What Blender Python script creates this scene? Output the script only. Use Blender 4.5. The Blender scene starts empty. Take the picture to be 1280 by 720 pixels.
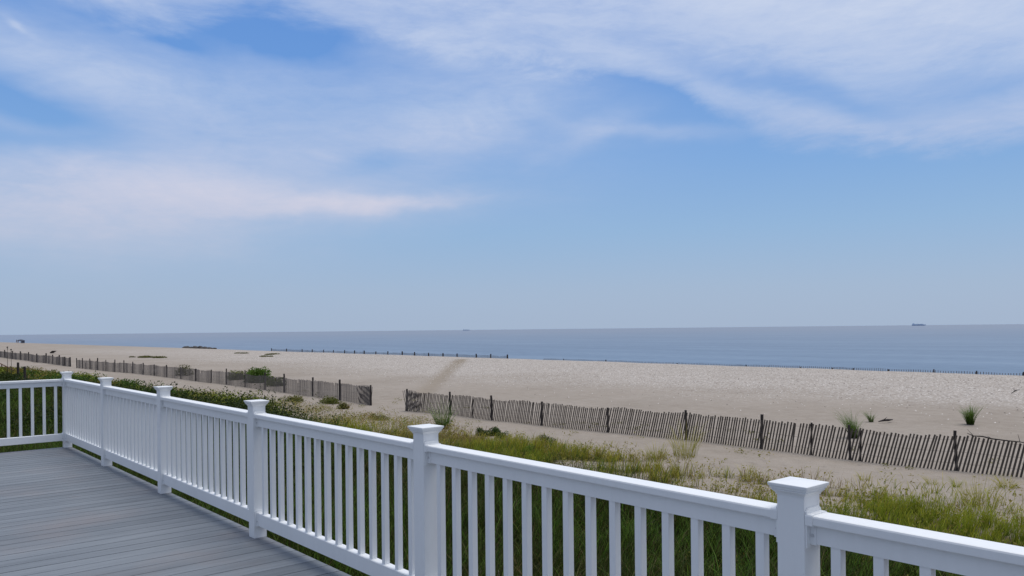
import bpy, bmesh, math, random
import numpy as np
from mathutils import Vector, Matrix, noise as mnoise
R = math.radians
rng = np.random.default_rng(7)
random.seed(7)
C = bpy.context.scene.collection
sc = bpy.context.scene

# ------------------------------------------------------------------ frame of the place
DECK = 3.225                      # deck top above the sand
EYE = Vector((1.263, -2.131, DECK + 1.375))
YAW, PITCH, ROLL = -0.86723, -0.0012, -0.01064
F = 1002.0
fw = Vector((math.sin(YAW)*math.cos(PITCH), math.cos(YAW)*math.cos(PITCH), math.sin(PITCH)))
rt0 = Vector((math.cos(YAW), -math.sin(YAW), 0))
up0 = rt0.cross(fw)
rt = math.cos(ROLL)*rt0 + math.sin(ROLL)*up0
up = -math.sin(ROLL)*rt0 + math.cos(ROLL)*up0
def at(u, v, z=0.0):
    """world point at height z seen at photo pixel (u, v)"""
    d = fw + rt*((u-640)/F) - up*((v-413)/F)
    t = (z - EYE.z)/d.z
    return EYE + d*t
def at_y(u, y, z=0.0):
    """world point at height z in photo column u, at world Y = y"""
    lo, hi = 2.0, 4000.0
    d = fw + rt*((u-640)/F)
    t = (y-EYE.y)/d.y
    return Vector((EYE.x+d.x*t, y, z))

# ------------------------------------------------------------------ materials
def new_mat(name):
    m = bpy.data.materials.new(name); m.use_nodes = True
    nt = m.node_tree; b = nt.nodes['Principled BSDF']
    return m, nt, b
def N(nt, t, **kw):
    n = nt.nodes.new(t)
    for k, v in kw.items():
        if k.startswith('i_'):
            n.inputs[k[2:].replace('_', ' ')].default_value = v
        else: setattr(n, k, v)
    return n
def L(nt, a, b): nt.links.new(a, b)
def ramp(nt, fac, stops, interp='LINEAR'):
    r = N(nt, 'ShaderNodeValToRGB'); cr = r.color_ramp; cr.interpolation = interp
    while len(cr.elements) > 1: cr.elements.remove(cr.elements[-1])
    cr.elements[0].position = stops[0][0]; cr.elements[0].color = tuple(stops[0][1])+(1,)
    for p, c in stops[1:]:
        e = cr.elements.new(p); e.color = tuple(c)+(1,)
    L(nt, fac, r.inputs[0]); return r.outputs[0]
def noise_tex(nt, scale, detail=4, rough=.55, vec=None, mscale=None):
    n = N(nt, 'ShaderNodeTexNoise'); n.inputs['Scale'].default_value = scale
    n.inputs['Detail'].default_value = detail; n.inputs['Roughness'].default_value = rough
    if vec is not None:
        if mscale:
            mp = N(nt, 'ShaderNodeMapping'); mp.inputs['Scale'].default_value = mscale
            L(nt, vec, mp.inputs[0]); vec = mp.outputs[0]
        L(nt, vec, n.inputs['Vector'])
    return n
def geo_pos(nt): return N(nt, 'ShaderNodeNewGeometry').outputs['Position']
def mix(nt, f, a, b, mode='MIX'):
    m = N(nt, 'ShaderNodeMix', data_type='RGBA', blend_type=mode)
    for s, v in ((0, f), (6, a), (7, b)):
        if hasattr(v, 'default_value'): L(nt, v, m.inputs[s])
        elif isinstance(v, (int, float)): m.inputs[s].default_value = v
        else: m.inputs[s].default_value = tuple(v)+(1,)
    return m.outputs[2]
def math_n(nt, op, a, b=None, clamp=False):
    m = N(nt, 'ShaderNodeMath', operation=op, use_clamp=clamp)
    for i, v in enumerate((a, b)):
        if v is None: continue
        if hasattr(v, 'default_value'): L(nt, v, m.inputs[i])
        else: m.inputs[i].default_value = v
    return m.outputs[0]
def bump(nt, b, h, strength, dist):
    bp = N(nt, 'ShaderNodeBump'); bp.inputs['Strength'].default_value = strength
    bp.inputs['Distance'].default_value = dist
    L(nt, h, bp.inputs['Height']); L(nt, bp.outputs[0], b.inputs['Normal'])

# white vinyl
M_white, nt, b = new_mat('white_vinyl')
p = geo_pos(nt)
n1 = noise_tex(nt, 3.0, 5, .6, p, (1, 1, .4)); n2 = noise_tex(nt, 45, 4, .6, p, (1, 1, .25))
f = math_n(nt, 'ADD', math_n(nt, 'MULTIPLY', n1.outputs[0], .6), math_n(nt, 'MULTIPLY', n2.outputs[0], .4))
L(nt, ramp(nt, f, [(.25, (.755, .775, .785)), (.5, (.80, .82, .835)), (.75, (.83, .85, .865))]), b.inputs['Base Color'])
b.inputs['Roughness'].default_value = .42
b.inputs['Specular IOR Level'].default_value = .4
bump(nt, b, n2.outputs[0], .08, .002)

M_screw, nt, b = new_mat('screw_cap')
b.inputs['Base Color'].default_value = (.55, .56, .58, 1); b.inputs['Roughness'].default_value = .35

# composite deck boards: attribute 'tone' per board
M_deck, nt, b = new_mat('composite_boards')
p = geo_pos(nt)
at_ = N(nt, 'ShaderNodeAttribute', attribute_name='tone').outputs['Fac']
st = noise_tex(nt, 1.0, 6, .7, p, (60, 2.2, 1)); st2 = noise_tex(nt, 1.0, 5, .65, p, (9, .5, 1))
bl = noise_tex(nt, .9, 4, .6, p); sp = noise_tex(nt, 120, 2, .5, p)
f = math_n(nt, 'ADD', math_n(nt, 'MULTIPLY', st.outputs[0], .42), math_n(nt, 'MULTIPLY', st2.outputs[0], .38))
f = math_n(nt, 'ADD', f, math_n(nt, 'MULTIPLY', at_, .12))
col = ramp(nt, f, [(.25, (.105, .120, .138)), (.47, (.168, .188, .213)), (.7, (.245, .270, .300))])
col = mix(nt, ramp(nt, bl.outputs[0], [(.50, (0, 0, 0)), (.70, (.6, .6, .6))]), col, (.215, .195, .198))
L(nt, col, b.inputs['Base Color'])
b.inputs['Roughness'].default_value = .62; b.inputs['Specular IOR Level'].default_value = .3
h = math_n(nt, 'ADD', st.outputs[0], math_n(nt, 'MULTIPLY', sp.outputs[0], .3))
bump(nt, b, h, .35, .003)

# weathered grey wood
def wood(name, dark, light, sc_=(30, 30, 2)):
    m, nt, b = new_mat(name); p = geo_pos(nt)
    n = noise_tex(nt, 1.0, 5, .7, p, sc_)
    n2 = noise_tex(nt, 1.3, 3, .5, p)
    c = ramp(nt, n.outputs[0], [(.3, dark), (.7, light)])
    c = mix(nt, math_n(nt, 'MULTIPLY', n2.outputs[0], .6), c, tuple(x*.55 for x in light))
    L(nt, c, b.inputs['Base Color']); b.inputs['Roughness'].default_value = .9
    b.inputs['Specular IOR Level'].default_value = .1
    bump(nt, b, n.outputs[0], .5, .01)
    return m
M_slat = wood('weathered_lath', (.055, .046, .040), (.165, .142, .122))
M_post = wood('weathered_post', (.030, .026, .027), (.085, .074, .070))
M_slat2 = wood('sun_bleached_lath', (.10, .088, .08), (.24, .215, .20))
M_brown = wood('brown_timber', (.06, .032, .018), (.16, .09, .05), (4, 4, 30))
M_frame = wood('deck_timber', (.05, .04, .03), (.12, .10, .08))
M_wire, nt, b = new_mat('fence_wire')
b.inputs['Base Color'].default_value = (.12, .10, .09, 1); b.inputs['Roughness'].default_value = .6

# sand: attribute 'veg' marks soil under vegetation, 'shell' marks the shelly band, 'track' the trodden path
M_sand, nt, b = new_mat('beach_sand')
p = geo_pos(nt)
big = noise_tex(nt, .12, 5, .6, p); mid = noise_tex(nt, 1.4, 5, .6, p); fine = noise_tex(nt, 14, 5, .65, p)
f = math_n(nt, 'ADD', math_n(nt, 'MULTIPLY', big.outputs[0], .4), math_n(nt, 'ADD', math_n(nt, 'MULTIPLY', mid.outputs[0], .3), math_n(nt, 'MULTIPLY', fine.outputs[0], .3)))
col = ramp(nt, f, [(.3, (.24, .204, .166)), (.5, (.33, .288, .246)), (.7, (.405, .358, .315))])
shell = N(nt, 'ShaderNodeAttribute', attribute_name='shell').outputs['Fac']
veg = N(nt, 'ShaderNodeAttribute', attribute_name='veg').outputs['Fac']
trk = N(nt, 'ShaderNodeAttribute', attribute_name='track').outputs['Fac']
s1 = N(nt, 'ShaderNodeTexVoronoi'); s1.inputs['Scale'].default_value = 5.5; L(nt, p, s1.inputs['Vector'])
s2 = N(nt, 'ShaderNodeTexVoronoi'); s2.inputs['Scale'].default_value = 3.1; L(nt, p, s2.inputs['Vector'])
s1v = N(nt, 'ShaderNodeSeparateColor'); L(nt, s1.outputs['Color'], s1v.inputs[0])
s2v = N(nt, 'ShaderNodeSeparateColor'); L(nt, s2.outputs['Color'], s2v.inputs[0])
w1 = math_n(nt, 'MULTIPLY', ramp(nt, s1.outputs['Distance'], [(.3, (1, 1, 1)), (.42, (0, 0, 0))]), ramp(nt, s1v.outputs[0], [(.40, (0, 0, 0)), (.50, (1, 1, 1))]))
w2 = math_n(nt, 'MULTIPLY', ramp(nt, s2.outputs['Distance'], [(.22, (1, 1, 1)), (.3, (0, 0, 0))]), ramp(nt, s2v.outputs[1], [(.58, (0, 0, 0)), (.64, (1, 1, 1))]))
shm = math_n(nt, 'MULTIPLY', shell, math_n(nt, 'ADD', math_n(nt, 'MULTIPLY', mid.outputs[0], 1.2), .35), True)
col = mix(nt, math_n(nt, 'MULTIPLY', shm, .5), col, (.44, .402, .37))
col = mix(nt, math_n(nt, 'MULTIPLY', w1, math_n(nt, 'MULTIPLY', shm, .95)), col, (.72, .69, .66))
col = mix(nt, math_n(nt, 'MULTIPLY', w2, math_n(nt, 'MULTIPLY', shm, .95)), col, (.09, .08, .075))
col = mix(nt, math_n(nt, 'MULTIPLY', trk, .95), col, (.25, .205, .15))
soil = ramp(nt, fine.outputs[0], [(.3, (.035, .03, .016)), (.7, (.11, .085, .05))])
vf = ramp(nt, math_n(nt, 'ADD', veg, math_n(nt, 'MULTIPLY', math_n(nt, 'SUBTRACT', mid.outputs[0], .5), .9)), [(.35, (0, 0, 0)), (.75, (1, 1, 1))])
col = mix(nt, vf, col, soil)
L(nt, col, b.inputs['Base Color']); b.inputs['Roughness'].default_value = .95
b.inputs['Specular IOR Level'].default_value = .1
fp_ = N(nt, 'ShaderNodeTexVoronoi', feature='SMOOTH_F1'); fp_.inputs['Scale'].default_value = 1.7; L(nt, p, fp_.inputs['Vector'])
fpm = ramp(nt, big.outputs[0], [(.46, (0, 0, 0)), (.58, (1, 1, 1))])
fpd = math_n(nt, 'MULTIPLY', ramp(nt, fp_.outputs['Distance'], [(.10, (0, 0, 0)), (.26, (1, 1, 1))]), math_n(nt, 'MULTIPLY', fpm, .8))
h = math_n(nt, 'ADD', math_n(nt, 'ADD', fpd, math_n(nt, 'MULTIPLY', mid.outputs[0], 1.3)), math_n(nt, 'MULTIPLY', fine.outputs[0], .5))
bump(nt, b, h, .7, .14)

# sea
M_sea, nt, b = new_mat('sea_water')
p = geo_pos(nt)
wv1 = noise_tex(nt, 1.0, 5, .62, p, (.25, .6, 1)); wv2 = noise_tex(nt, 1.0, 4, .6, p, (.012, .06, 1)); wv3 = noise_tex(nt, 1.0, 5, .6, p, (.0035, .012, 1))
f = math_n(nt, 'ADD', math_n(nt, 'MULTIPLY', wv1.outputs[0], .45), math_n(nt, 'ADD', math_n(nt, 'MULTIPLY', wv2.outputs[0], .37), math_n(nt, 'MULTIPLY', wv3.outputs[0], .18)))
cnear = ramp(nt, f, [(.34, (.100, .160, .240)), (.5, (.14, .212, .31)), (.66, (.20, .28, .375))])
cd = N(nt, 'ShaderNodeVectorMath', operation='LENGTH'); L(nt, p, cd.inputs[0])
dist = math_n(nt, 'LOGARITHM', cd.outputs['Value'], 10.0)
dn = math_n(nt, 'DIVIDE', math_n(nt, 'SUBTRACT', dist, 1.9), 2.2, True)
cfar = ramp(nt, f, [(.40, (.20, .235, .30)), (.6, (.215, .262, .335))])  # greyer far water: horizon haze put into the colour
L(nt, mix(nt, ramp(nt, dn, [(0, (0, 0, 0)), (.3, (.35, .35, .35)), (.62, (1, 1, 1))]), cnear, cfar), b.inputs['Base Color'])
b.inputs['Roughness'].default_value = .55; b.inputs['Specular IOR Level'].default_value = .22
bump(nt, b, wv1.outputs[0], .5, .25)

# foliage: colour attribute 'tint' (rgb) made per blade / leaf
def foliage(name, rough=.6, trans=.35):
    m, nt, b = new_mat(name)
    a = N(nt, 'ShaderNodeAttribute', attribute_name='tint').outputs['Color']
    L(nt, a, b.inputs['Base Color']); b.inputs['Roughness'].default_value = rough
    b.inputs['Specular IOR Level'].default_value = .2
    tr = N(nt, 'ShaderNodeBsdfTranslucent'); L(nt, a, tr.inputs[0])
    mx = N(nt, 'ShaderNodeMixShader'); mx.inputs[0].default_value = trans
    L(nt, b.outputs[0], mx.inputs[1]); L(nt, tr.outputs[0], mx.inputs[2])
    L(nt, mx.outputs[0], nt.nodes['Material Output'].inputs[0])
    return m
M_leaf = foliage('leaf_blades')

def flat_mat(name, c, r=.7):
    m, nt, b = new_mat(name); p = geo_pos(nt); n = noise_tex(nt, .4, 3, .5, p)
    L(nt, ramp(nt, n.outputs[0], [(.3, tuple(x*.85 for x in c)), (.7, tuple(min(1, x*1.15) for x in c))]), b.inputs['Base Color'])
    b.inputs['Roughness'].default_value = r; return m
M_hull = flat_mat('hazy_hull', (.40, .50, .66)); M_super = flat_mat('hazy_superstructure', (.46, .56, .70))  # distance haze put into the ship colours
M_tent = flat_mat('dark_canvas', (.045, .055, .085)); M_skin = flat_mat('skin', (.35, .22, .16)); M_cloth = flat_mat('blue_cloth', (.08, .11, .18))
M_rock = flat_mat('dark_rock', (.06, .055, .05), .95)

# ------------------------------------------------------------------ helpers
def tag(o, label=None, cat=None, group=None, kind=None):
    if label: o['label'] = label
    if cat: o['category'] = cat
    if group: o['group'] = group
    if kind: o['kind'] = kind
    return o
def empty(name, loc=(0, 0, 0)):
    o = bpy.data.objects.new(name, None); C.objects.link(o); o.location = loc; o.empty_display_size = .2
    return o
def link(name, me, mat, parent=None, loc=None):
    me.materials.append(mat) if not me.materials else None
    o = bpy.data.objects.new(name, me); C.objects.link(o)
    if parent: o.parent = parent
    if loc is not None: o.location = loc
    return o
class MB:
    def __init__(s): s.bm = bmesh.new()
    def box(s, lo, hi, bev=0.0):
        lo = Vector(lo); hi = Vector(hi)
        r = bmesh.ops.create_cube(s.bm, size=1, matrix=Matrix.Translation((lo+hi)/2) @ Matrix.Diagonal((*(hi-lo), 1)))
        if bev:
            es = list({e for v in r['verts'] for e in v.link_edges})
            bmesh.ops.bevel(s.bm, geom=es, offset=bev, segments=2, affect='EDGES', profile=.7)
        return s
    def bar(s, a, b, w, t, side=(0, 1, 0), bev=0):
        """box along a->b, width w across 'side', thickness t"""
        a = Vector(a); b = Vector(b); z = (b-a); l = z.length; z.normalize()
        y = Vector(side); y = (y - z*y.dot(z)).normalized(); x = y.cross(z)
        M = Matrix((x, y, z)).transposed().to_4x4(); M.translation = (a+b)/2
        bmesh.ops.create_cube(s.bm, size=1, matrix=M @ Matrix.Diagonal((w, t, l, 1)))
        return s
    def loft(s, rings, cap=True):
        """rings: list of lists of points (equal count) joined in order"""
        vs = [[s.bm.verts.new(q) for q in r] for r in rings]
        n = len(rings[0])
        for a, b in zip(vs, vs[1:]):
            for i in range(n): s.bm.faces.new((a[i], a[(i+1) % n], b[(i+1) % n], b[i]))
        if cap: s.bm.faces.new(list(reversed(vs[0]))); s.bm.faces.new(vs[-1])
        return s
    def tube(s, pts, rad, n=8):
        rings = []
        for i, q in enumerate(pts):
            q = Vector(q); a = Vector(pts[max(0, i-1)]); b_ = Vector(pts[min(len(pts)-1, i+1)])
            d = (b_-a).normalized(); x = d.orthogonal().normalized()
            if abs(d.z) < .9: x = d.cross(Vector((0, 0, 1))).normalized()
            y = d.cross(x)
            r = rad[i] if isinstance(rad, (list, tuple)) else rad
            rings.append([q+x*r*math.cos(2*math.pi*k/n)+y*r*math.sin(2*math.pi*k/n) for k in range(n)])
        return s.loft(rings)
    def build(s, name, mat, parent=None, loc=None, smooth=False):
        bmesh.ops.recalc_face_normals(s.bm, faces=s.bm.faces[:])
        me = bpy.data.meshes.new(name); s.bm.to_mesh(me); s.bm.free()
        if smooth:
            for q in me.polygons: q.use_smooth = True
        return link(name, me, mat, parent, loc)

def fast_mesh(name, verts, faces_flat, loop_tot, tint=None, mat=None, parent=None, loc=None):
    me = bpy.data.meshes.new(name)
    nv = len(verts); me.vertices.add(nv); me.vertices.foreach_set('co', verts.astype(np.float32).ravel())
    me.loops.add(len(faces_flat)); me.loops.foreach_set('vertex_index', faces_flat.astype(np.int32))
    nf = len(loop_tot); me.polygons.add(nf)
    st_ = np.concatenate(([0], np.cumsum(loop_tot)[:-1])).astype(np.int32)
    me.polygons.foreach_set('loop_start', st_)
    try: me.polygons.foreach_set('loop_total', loop_tot.astype(np.int32))
    except Exception: pass
    if tint is not None:
        a = me.attributes.new('tint', 'FLOAT_COLOR', 'POINT')
        a.data.foreach_set('color', np.concatenate([tint, np.ones((nv, 1))], 1).astype(np.float32).ravel())
    me.update(calc_edges=True); me.validate()
    return link(name, me, mat, parent, loc)

def blades(P, H, W, lean, az, base_c, tip_c, curl=.5):
    """numpy: P base (n,3), H height, W width, lean fraction, az azimuth -> verts, faces, tint"""
    n = len(P); d = np.stack([np.cos(az), np.sin(az), np.zeros(n)], 1)
    fa = az + rng.uniform(0, 6.283, n); s = np.stack([np.cos(fa), np.sin(fa), np.zeros(n)], 1)*(W/2)[:, None]
    z = np.array([0, 0, 1.0])
    m1 = P + z*(H*.42)[:, None] + d*(H*lean*.25)[:, None]
    m2 = P + z*(H*.78)[:, None] + d*(H*lean*.68)[:, None]
    t = P + z*(H*(1-.12*curl))[:, None] + d*(H*lean*1.15)[:, None]
    V = np.stack([P-s, P+s, m1-s*.9, m1+s*.9, m2-s*.6, m2+s*.6, t], 1).reshape(-1, 3)
    b0 = (np.arange(n)*7)[:, None]
    Fq = np.concatenate([b0+[0, 1, 3, 2], b0+[2, 3, 5, 4], b0+[4, 5, 6]], 1)
    tot = np.tile([4, 4, 3], n)
    fr = np.array([0, 0, .42, .42, .8, .8, 1.])[None, :, None]
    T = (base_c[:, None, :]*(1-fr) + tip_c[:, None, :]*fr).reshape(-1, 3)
    return V, Fq.ravel(), tot, T
def leaves(P, S, nrm_bias, col):
    """rhombic leaves at P, size S"""
    n = len(P)
    a = rng.normal(size=(n, 3)); a[:, 2] += nrm_bias; a /= np.linalg.norm(a, axis=1)[:, None]
    b_ = np.cross(a, rng.normal(size=(n, 3))); b_ /= np.linalg.norm(b_, axis=1)[:, None]
    c = np.cross(a, b_)
    V = np.stack([P-b_*S[:, None], P-c*(S*.42)[:, None], P+b_*S[:, None], P+c*(S*.42)[:, None]], 1).reshape(-1, 3)
    Fq = (np.arange(n)*4)[:, None]+[0, 1, 2, 3]
    return V, Fq.ravel(), np.full(n, 4), np.repeat(col, 4, 0)
def merge(parts):
    Vs, Fs, Ts, Cs = [], [], [], []; off = 0
    for V, Fc, tot, T in parts:
        Vs.append(V); Fs.append(Fc+off); Ts.append(tot); Cs.append(T); off += len(V)
    return np.concatenate(Vs), np.concatenate(Fs), np.concatenate(Ts), np.concatenate(Cs)

def vnoise(x, y, scale, seed=0, octv=3):
    """smooth value noise, numpy, ~0..1"""
    out = np.zeros_like(x, dtype=float); amp = 1.0; tot = 0
    for o in range(octv):
        r = np.random.default_rng(seed*17+o); g = r.random((256, 256))
        X = x/scale*(2**o)+100.3*o; Y = y/scale*(2**o)+57.1*o
        xi = np.floor(X).astype(int); yi = np.floor(Y).astype(int)
        fx = X-xi; fy = Y-yi; fx = fx*fx*(3-2*fx); fy = fy*fy*(3-2*fy)
        g00 = g[xi % 256, yi % 256]; g10 = g[(xi+1) % 256, yi % 256]; g01 = g[xi % 256, (yi+1) % 256]; g11 = g[(xi+1) % 256, (yi+1) % 256]
        out += amp*((g00*(1-fx)+g10*fx)*(1-fy)+(g01*(1-fx)+g11*fx)*fy); tot += amp; amp *= .5
    return out/tot
def sstep(a, b, x):
    t = np.clip((x-a)/(b-a), 0, 1); return t*t*(3-2*t)

# ------------------------------------------------------------------ terrain
CREST = 74.0
FD0 = at(1195.5, 588); FD1 = at(463, 507)
FDIR = (FD1-FD0).to_2d().normalized(); FNRM = Vector((FDIR.y, -FDIR.x))
if FNRM.y < 0: FNRM = -FNRM
def fence_d(x, y):
    """signed distance landward of the near dune fence"""
    return -((x-FD0.x)*FNRM.x + (y-FD0.y)*FNRM.y)
def height(x, y):
    x = np.asarray(x, float); y = np.asarray(y, float)
    h = .22*sstep(30, CREST-4, y) + (vnoise(x, y, 9, 3)-.5)*.22*(1-.4*sstep(60, 80, y)) + (vnoise(x, y, 2.2, 4)-.5)*.05
    h = np.where(y > CREST, h - 2.6*sstep(CREST, CREST+24, y)-1.6*sstep(CREST+20, CREST+90, y), h)
    return h
def veg_density(x, y):
    """0..1 cover of dune vegetation"""
    d = fence_d(x, y)
    n = vnoise(x, y, 3.2, 11); n2 = vnoise(x, y, 11, 12)
    edge = 3.2 + 3.0*(n2-.5)*2 + 2.2*(n-.5)*2
    # where the ground lies more open, mid-left of the view
    open_ = sstep(-28, -40, x)*sstep(-74, -56, x)
    cov = sstep(0, 5.5, d-edge-4.0*open_)
    cov = cov*(1-.86*open_*sstep(16, 10, d))
    cov = cov*(.55+.45*sstep(.35, .6, n+.35*sstep(4, 12, d)))
    far = sstep(-95, -125, x)*sstep(4.5, 7, d)
    return np.clip(np.maximum(cov, far*.8*sstep(.3, .6, n)), 0, 1)

def patch(x, y):
    """clumps of growth with bare sand between, toward the dune fence; closed cover near the deck"""
    d = fence_d(x, y)
    return sstep(.50, .58, .55*vnoise(x, y, 3.4, 51, 2)+.45*vnoise(x, y, 1.1, 52, 2)+.16*sstep(7.5, 12.5, d)+.07*sstep(-17, -10, x))
gx = np.concatenate([-np.geomspace(5000, 160, 40), np.linspace(-158, -72, 80), np.linspace(-71.5, 24, 260), np.linspace(26, 80, 20), np.geomspace(90, 5000, 16)])
gy = np.concatenate([-np.geomspace(5000, 40, 14), np.linspace(-30, -1, 20), np.linspace(-.6, 34, 120), np.linspace(34.6, 100, 120), np.linspace(104, 200, 20), np.geomspace(220, 4000, 8)])
GX, GY = np.meshgrid(gx, gy, indexing='ij')
GZ = height(GX, GY)
TR0 = at(577, 450.5); TR1 = at(528, 492)
def seg_dist(x, y, a, b_):
    ax, ay = a.x, a.y; dx, dy = b_.x-ax, b_.y-ay; l2 = dx*dx+dy*dy
    t = np.clip(((x-ax)*dx+(y-ay)*dy)/l2, 0, 1)
    return np.hypot(x-ax-t*dx, y-ay-t*dy), t
tdist, tt = seg_dist(GX, GY, TR0, TR1)
GZ = GZ - .06*np.exp(-(tdist/.7)**2)
V = np.stack([GX, GY, GZ], -1).reshape(-1, 3)
nx, ny = GX.shape
idx = np.arange(nx*ny).reshape(nx, ny)
Fq = np.stack([idx[:-1, :-1], idx[1:, :-1], idx[1:, 1:], idx[:-1, 1:]], -1).reshape(-1)
ground = fast_mesh('sand_ground', V, Fq, np.full((nx-1)*(ny-1), 4), None, M_sand)
tag(ground, kind='structure')
for q, arr in (('veg', veg_density(GX, GY)*(.25+.75*patch(GX, GY))*sstep(CREST, CREST-10, GY)),
               ('shell', sstep(36, 56, GY+9*(vnoise(GX, GY, 14, 21)-.5)*2)*sstep(-330, -120, GX)),
               ('track', np.exp(-(tdist/.85)**4)*(1-.55*tt))):
    a = ground.data.attributes.new(q, 'FLOAT', 'POINT'); a.data.foreach_set('value', arr.astype(np.float32).ravel())
for q in ground.data.polygons: q.use_smooth = True
ground.data.shade_smooth()

me = bpy.data.meshes.new('sea')
bm = bmesh.new()
xs = [-60000, -3000, 3000, 60000]; ys = [70, 3000, 60000]
g = [[bm.verts.new((x, y, -1.9)) for y in ys] for x in xs]
for i in range(3):
    for j in range(2): bm.faces.new((g[i][j], g[i+1][j], g[i+1][j+1], g[i][j+1]))
bm.to_mesh(me); bm.free()
tag(link('sea', me, M_sea), kind='structure')

# ------------------------------------------------------------------ deck
PW = .0875                                         # post width
DX0, DX1, DY0 = -9.69-PW/2, 3.6, -7.0
bw, gap = .138, .004
V, Fc, tones = [], [], []
bm = bmesh.new(); tl = bm.verts.layers.float.new('tone')
x = DX0 + .004; k = 0
while x < DX1:
    r = bmesh.ops.create_cube(bm, size=1, matrix=Matrix.Translation((x+bw/2, (PW-.004+DY0)/2, DECK-.0125)) @ Matrix.Diagonal((bw, PW-.004-DY0, .025, 1)))
    t = random.random()
    es = [e for e in {e for v in r['verts'] for e in v.link_edges} if abs((e.verts[0].co-e.verts[1].co).y) > 1 and e.verts[0].co.z > DECK-.005]
    for v in r['verts']: v[tl] = t
    bmesh.ops.bevel(bm, geom=es, offset=.002, segments=2, affect='EDGES')
    x += bw+gap+random.choice((-.0025, -.001, 0, .001, .0035)); k += 1
me = bpy.data.meshes.new('deck'); bm.to_mesh(me); bm.free()
deck = tag(link('deck', me, M_deck), kind='structure')
fr = MB()
fr.box((DX0, PW-.05, DECK-.27), (DX1, PW-.01, DECK-.028))
fr.box((DX0+.012, DY0, DECK-.27), (DX0+.05, PW-.052, DECK-.028))
for i in range(1, 12): fr.box((DX0+.05, DY0+i*.56, DECK-.25), (DX1, DY0+i*.56+.04, DECK-.029))
fr.build('joist_frame', M_frame, deck)
for px in (-9.5, -6.5, -3.5, -.5, 2.5):
    for py in (-.1, -3.6, -6.7): MB().box((px, py, -.5), (px+.14, py+.14, DECK-.275)).build('support_post', M_frame, deck)

# ------------------------------------------------------------------ white railing
RT, RL, RS = .832, .803, .747          # top rail: top, underside of its lip, underside of sub rail
BB, BT = .086, .171                    # bottom rail
HC = .917
RW, SW, BWD = .080, .037, .047         # lip width, sub rail width, bottom rail width
BAL = .0295

def post_mesh():
    m = MB(); m.box((-PW/2, -PW/2, 0), (PW/2, PW/2, HC-.03), .004); return m
def cap_mesh():
    m = MB(); h = PW/2
    prof = [(h+.002, -.037), (h+.0025, -.034), (h+.0045, -.0305), (h+.0085, -.0265), (h+.0115, -.0235), (h+.012, -.0215), (h+.0105, -.0205), (h+.0105, -.019), (h+.0145, -.018), (h+.0155, -.0125), (h+.0145, -.0115), (h+.0185, -.0105), (h+.0195, -.003), (h+.0185, -.0015), (.003, .004)]
    m.loft([[Vector((sx*w, sy*w, HC+z)) for sx, sy in ((-1, -1), (1, -1), (1, 1), (-1, 1))] for w, z in prof]); return m
def rail_profile_top():
    a, s = RW/2, SW/2
    return [(-s, RS), (s, RS), (s, RL-.004), (a-.003, RL), (a, RL+.003), (a, RT-.006), (a-.0018, RT-.0018), (a-.006, RT), (-a+.006, RT), (-a+.0018, RT-.0018), (-a, RT-.006), (-a, RL+.003), (-a+.003, RL), (-s, RL-.004)]
def rail_profile_bot():
    s = BWD/2
    return [(-s, BB), (s, BB), (s, BT-.004), (s-.004, BT), (-s+.004, BT), (-s, BT-.004)]
def extrude(prof, x0, x1, grow=0.0, zc=None):
    cz = sum(p[1] for p in prof)/len(prof); m = MB()
    def g_(p): return (p[0]+math.copysign(grow, p[0]), p[1]+math.copysign(grow, p[1]-cz))
    m.loft([[Vector((x, g_(p)[0], g_(p)[1])) for p in prof] for x in (x0, x1)]); return m

def railing(name, label, origin, rotz, posts, nbal, first_post=True):
    """posts: positions along local X; railing centre line is local Y = 0"""
    root = empty(name, origin); root.rotation_euler.z = rotz
    tag(root, label, 'railing')
    pm = cm = bmz = brt = brb = scm = None
    for i, px in enumerate(posts):
        if i == 0 and not first_post: continue
        if pm is None:
            po = post_mesh().build('post', M_white, root, (px, 0, 0)); pm = po.data
            ca = cap_mesh().build('post_cap', M_white, po); cm = ca.data
        else:
            po = link('post', pm, M_white, root, (px, 0, 0)); ca = link('post_cap', cm, M_white, po)
    for i, (a, b_) in enumerate(zip(posts, posts[1:])):
        if a > b_: a, b_ = b_, a
        x0, x1 = a+PW/2, b_-PW/2
        extrude(rail_profile_top(), x0+.002, x1-.002).build('top_rail', M_white, root)
        extrude(rail_profile_bot(), x0+.002, x1-.002).build('bottom_rail', M_white, root)
        n = nbal[i] if isinstance(nbal, (list, tuple)) else nbal
        step = (x1-x0)/(n+1) if not isinstance(n, float) else n
        for j in range(1, int(n)+1):
            bx_ = a + (b_-a)*j/(n+1)
            if bmz is None:
                o = MB().box((-BAL/2, -BAL/2, BT-.003), (BAL/2, BAL/2, RS+.003), .0022).build('baluster', M_white, root, (bx_, 0, 0)); bmz = o.data
            else: link('baluster', bmz, M_white, root, (bx_, 0, 0))
        for xx, sg in ((x0, 1), (x1, -1)):
            for prof, zc in ((rail_profile_top(), .775), (rail_profile_bot(), .118)):
                e = extrude(prof, xx+sg*.001, xx+sg*.0235, .0028)
                pl = [(-.040, min(q[1] for q in prof)-.012), (.041, min(q[1] for q in prof)-.012), (.041, max(q[1] for q in prof)+.008), (.030, max(q[1] for q in prof)+.017), (-.030, max(q[1] for q in prof)+.017), (-.041, max(q[1] for q in prof)+.008)]
                e.loft([[Vector((xq, q[0], q[1])) for q in pl] for xq in (xx+sg*.0005, xx+sg*.0055)])
                br = e.build('rail_bracket', M_white, root)
                yy = -(SW if zc > .5 else BWD)/2-.0028
                s_ = MB(); s_.tube([(xx+sg*.013, yy+.001, zc-.004), (xx+sg*.013, yy-.0035, zc-.004)], [.0052, .0045], 12)
                s_.build('screw', M_screw, br)
    return root
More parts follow.
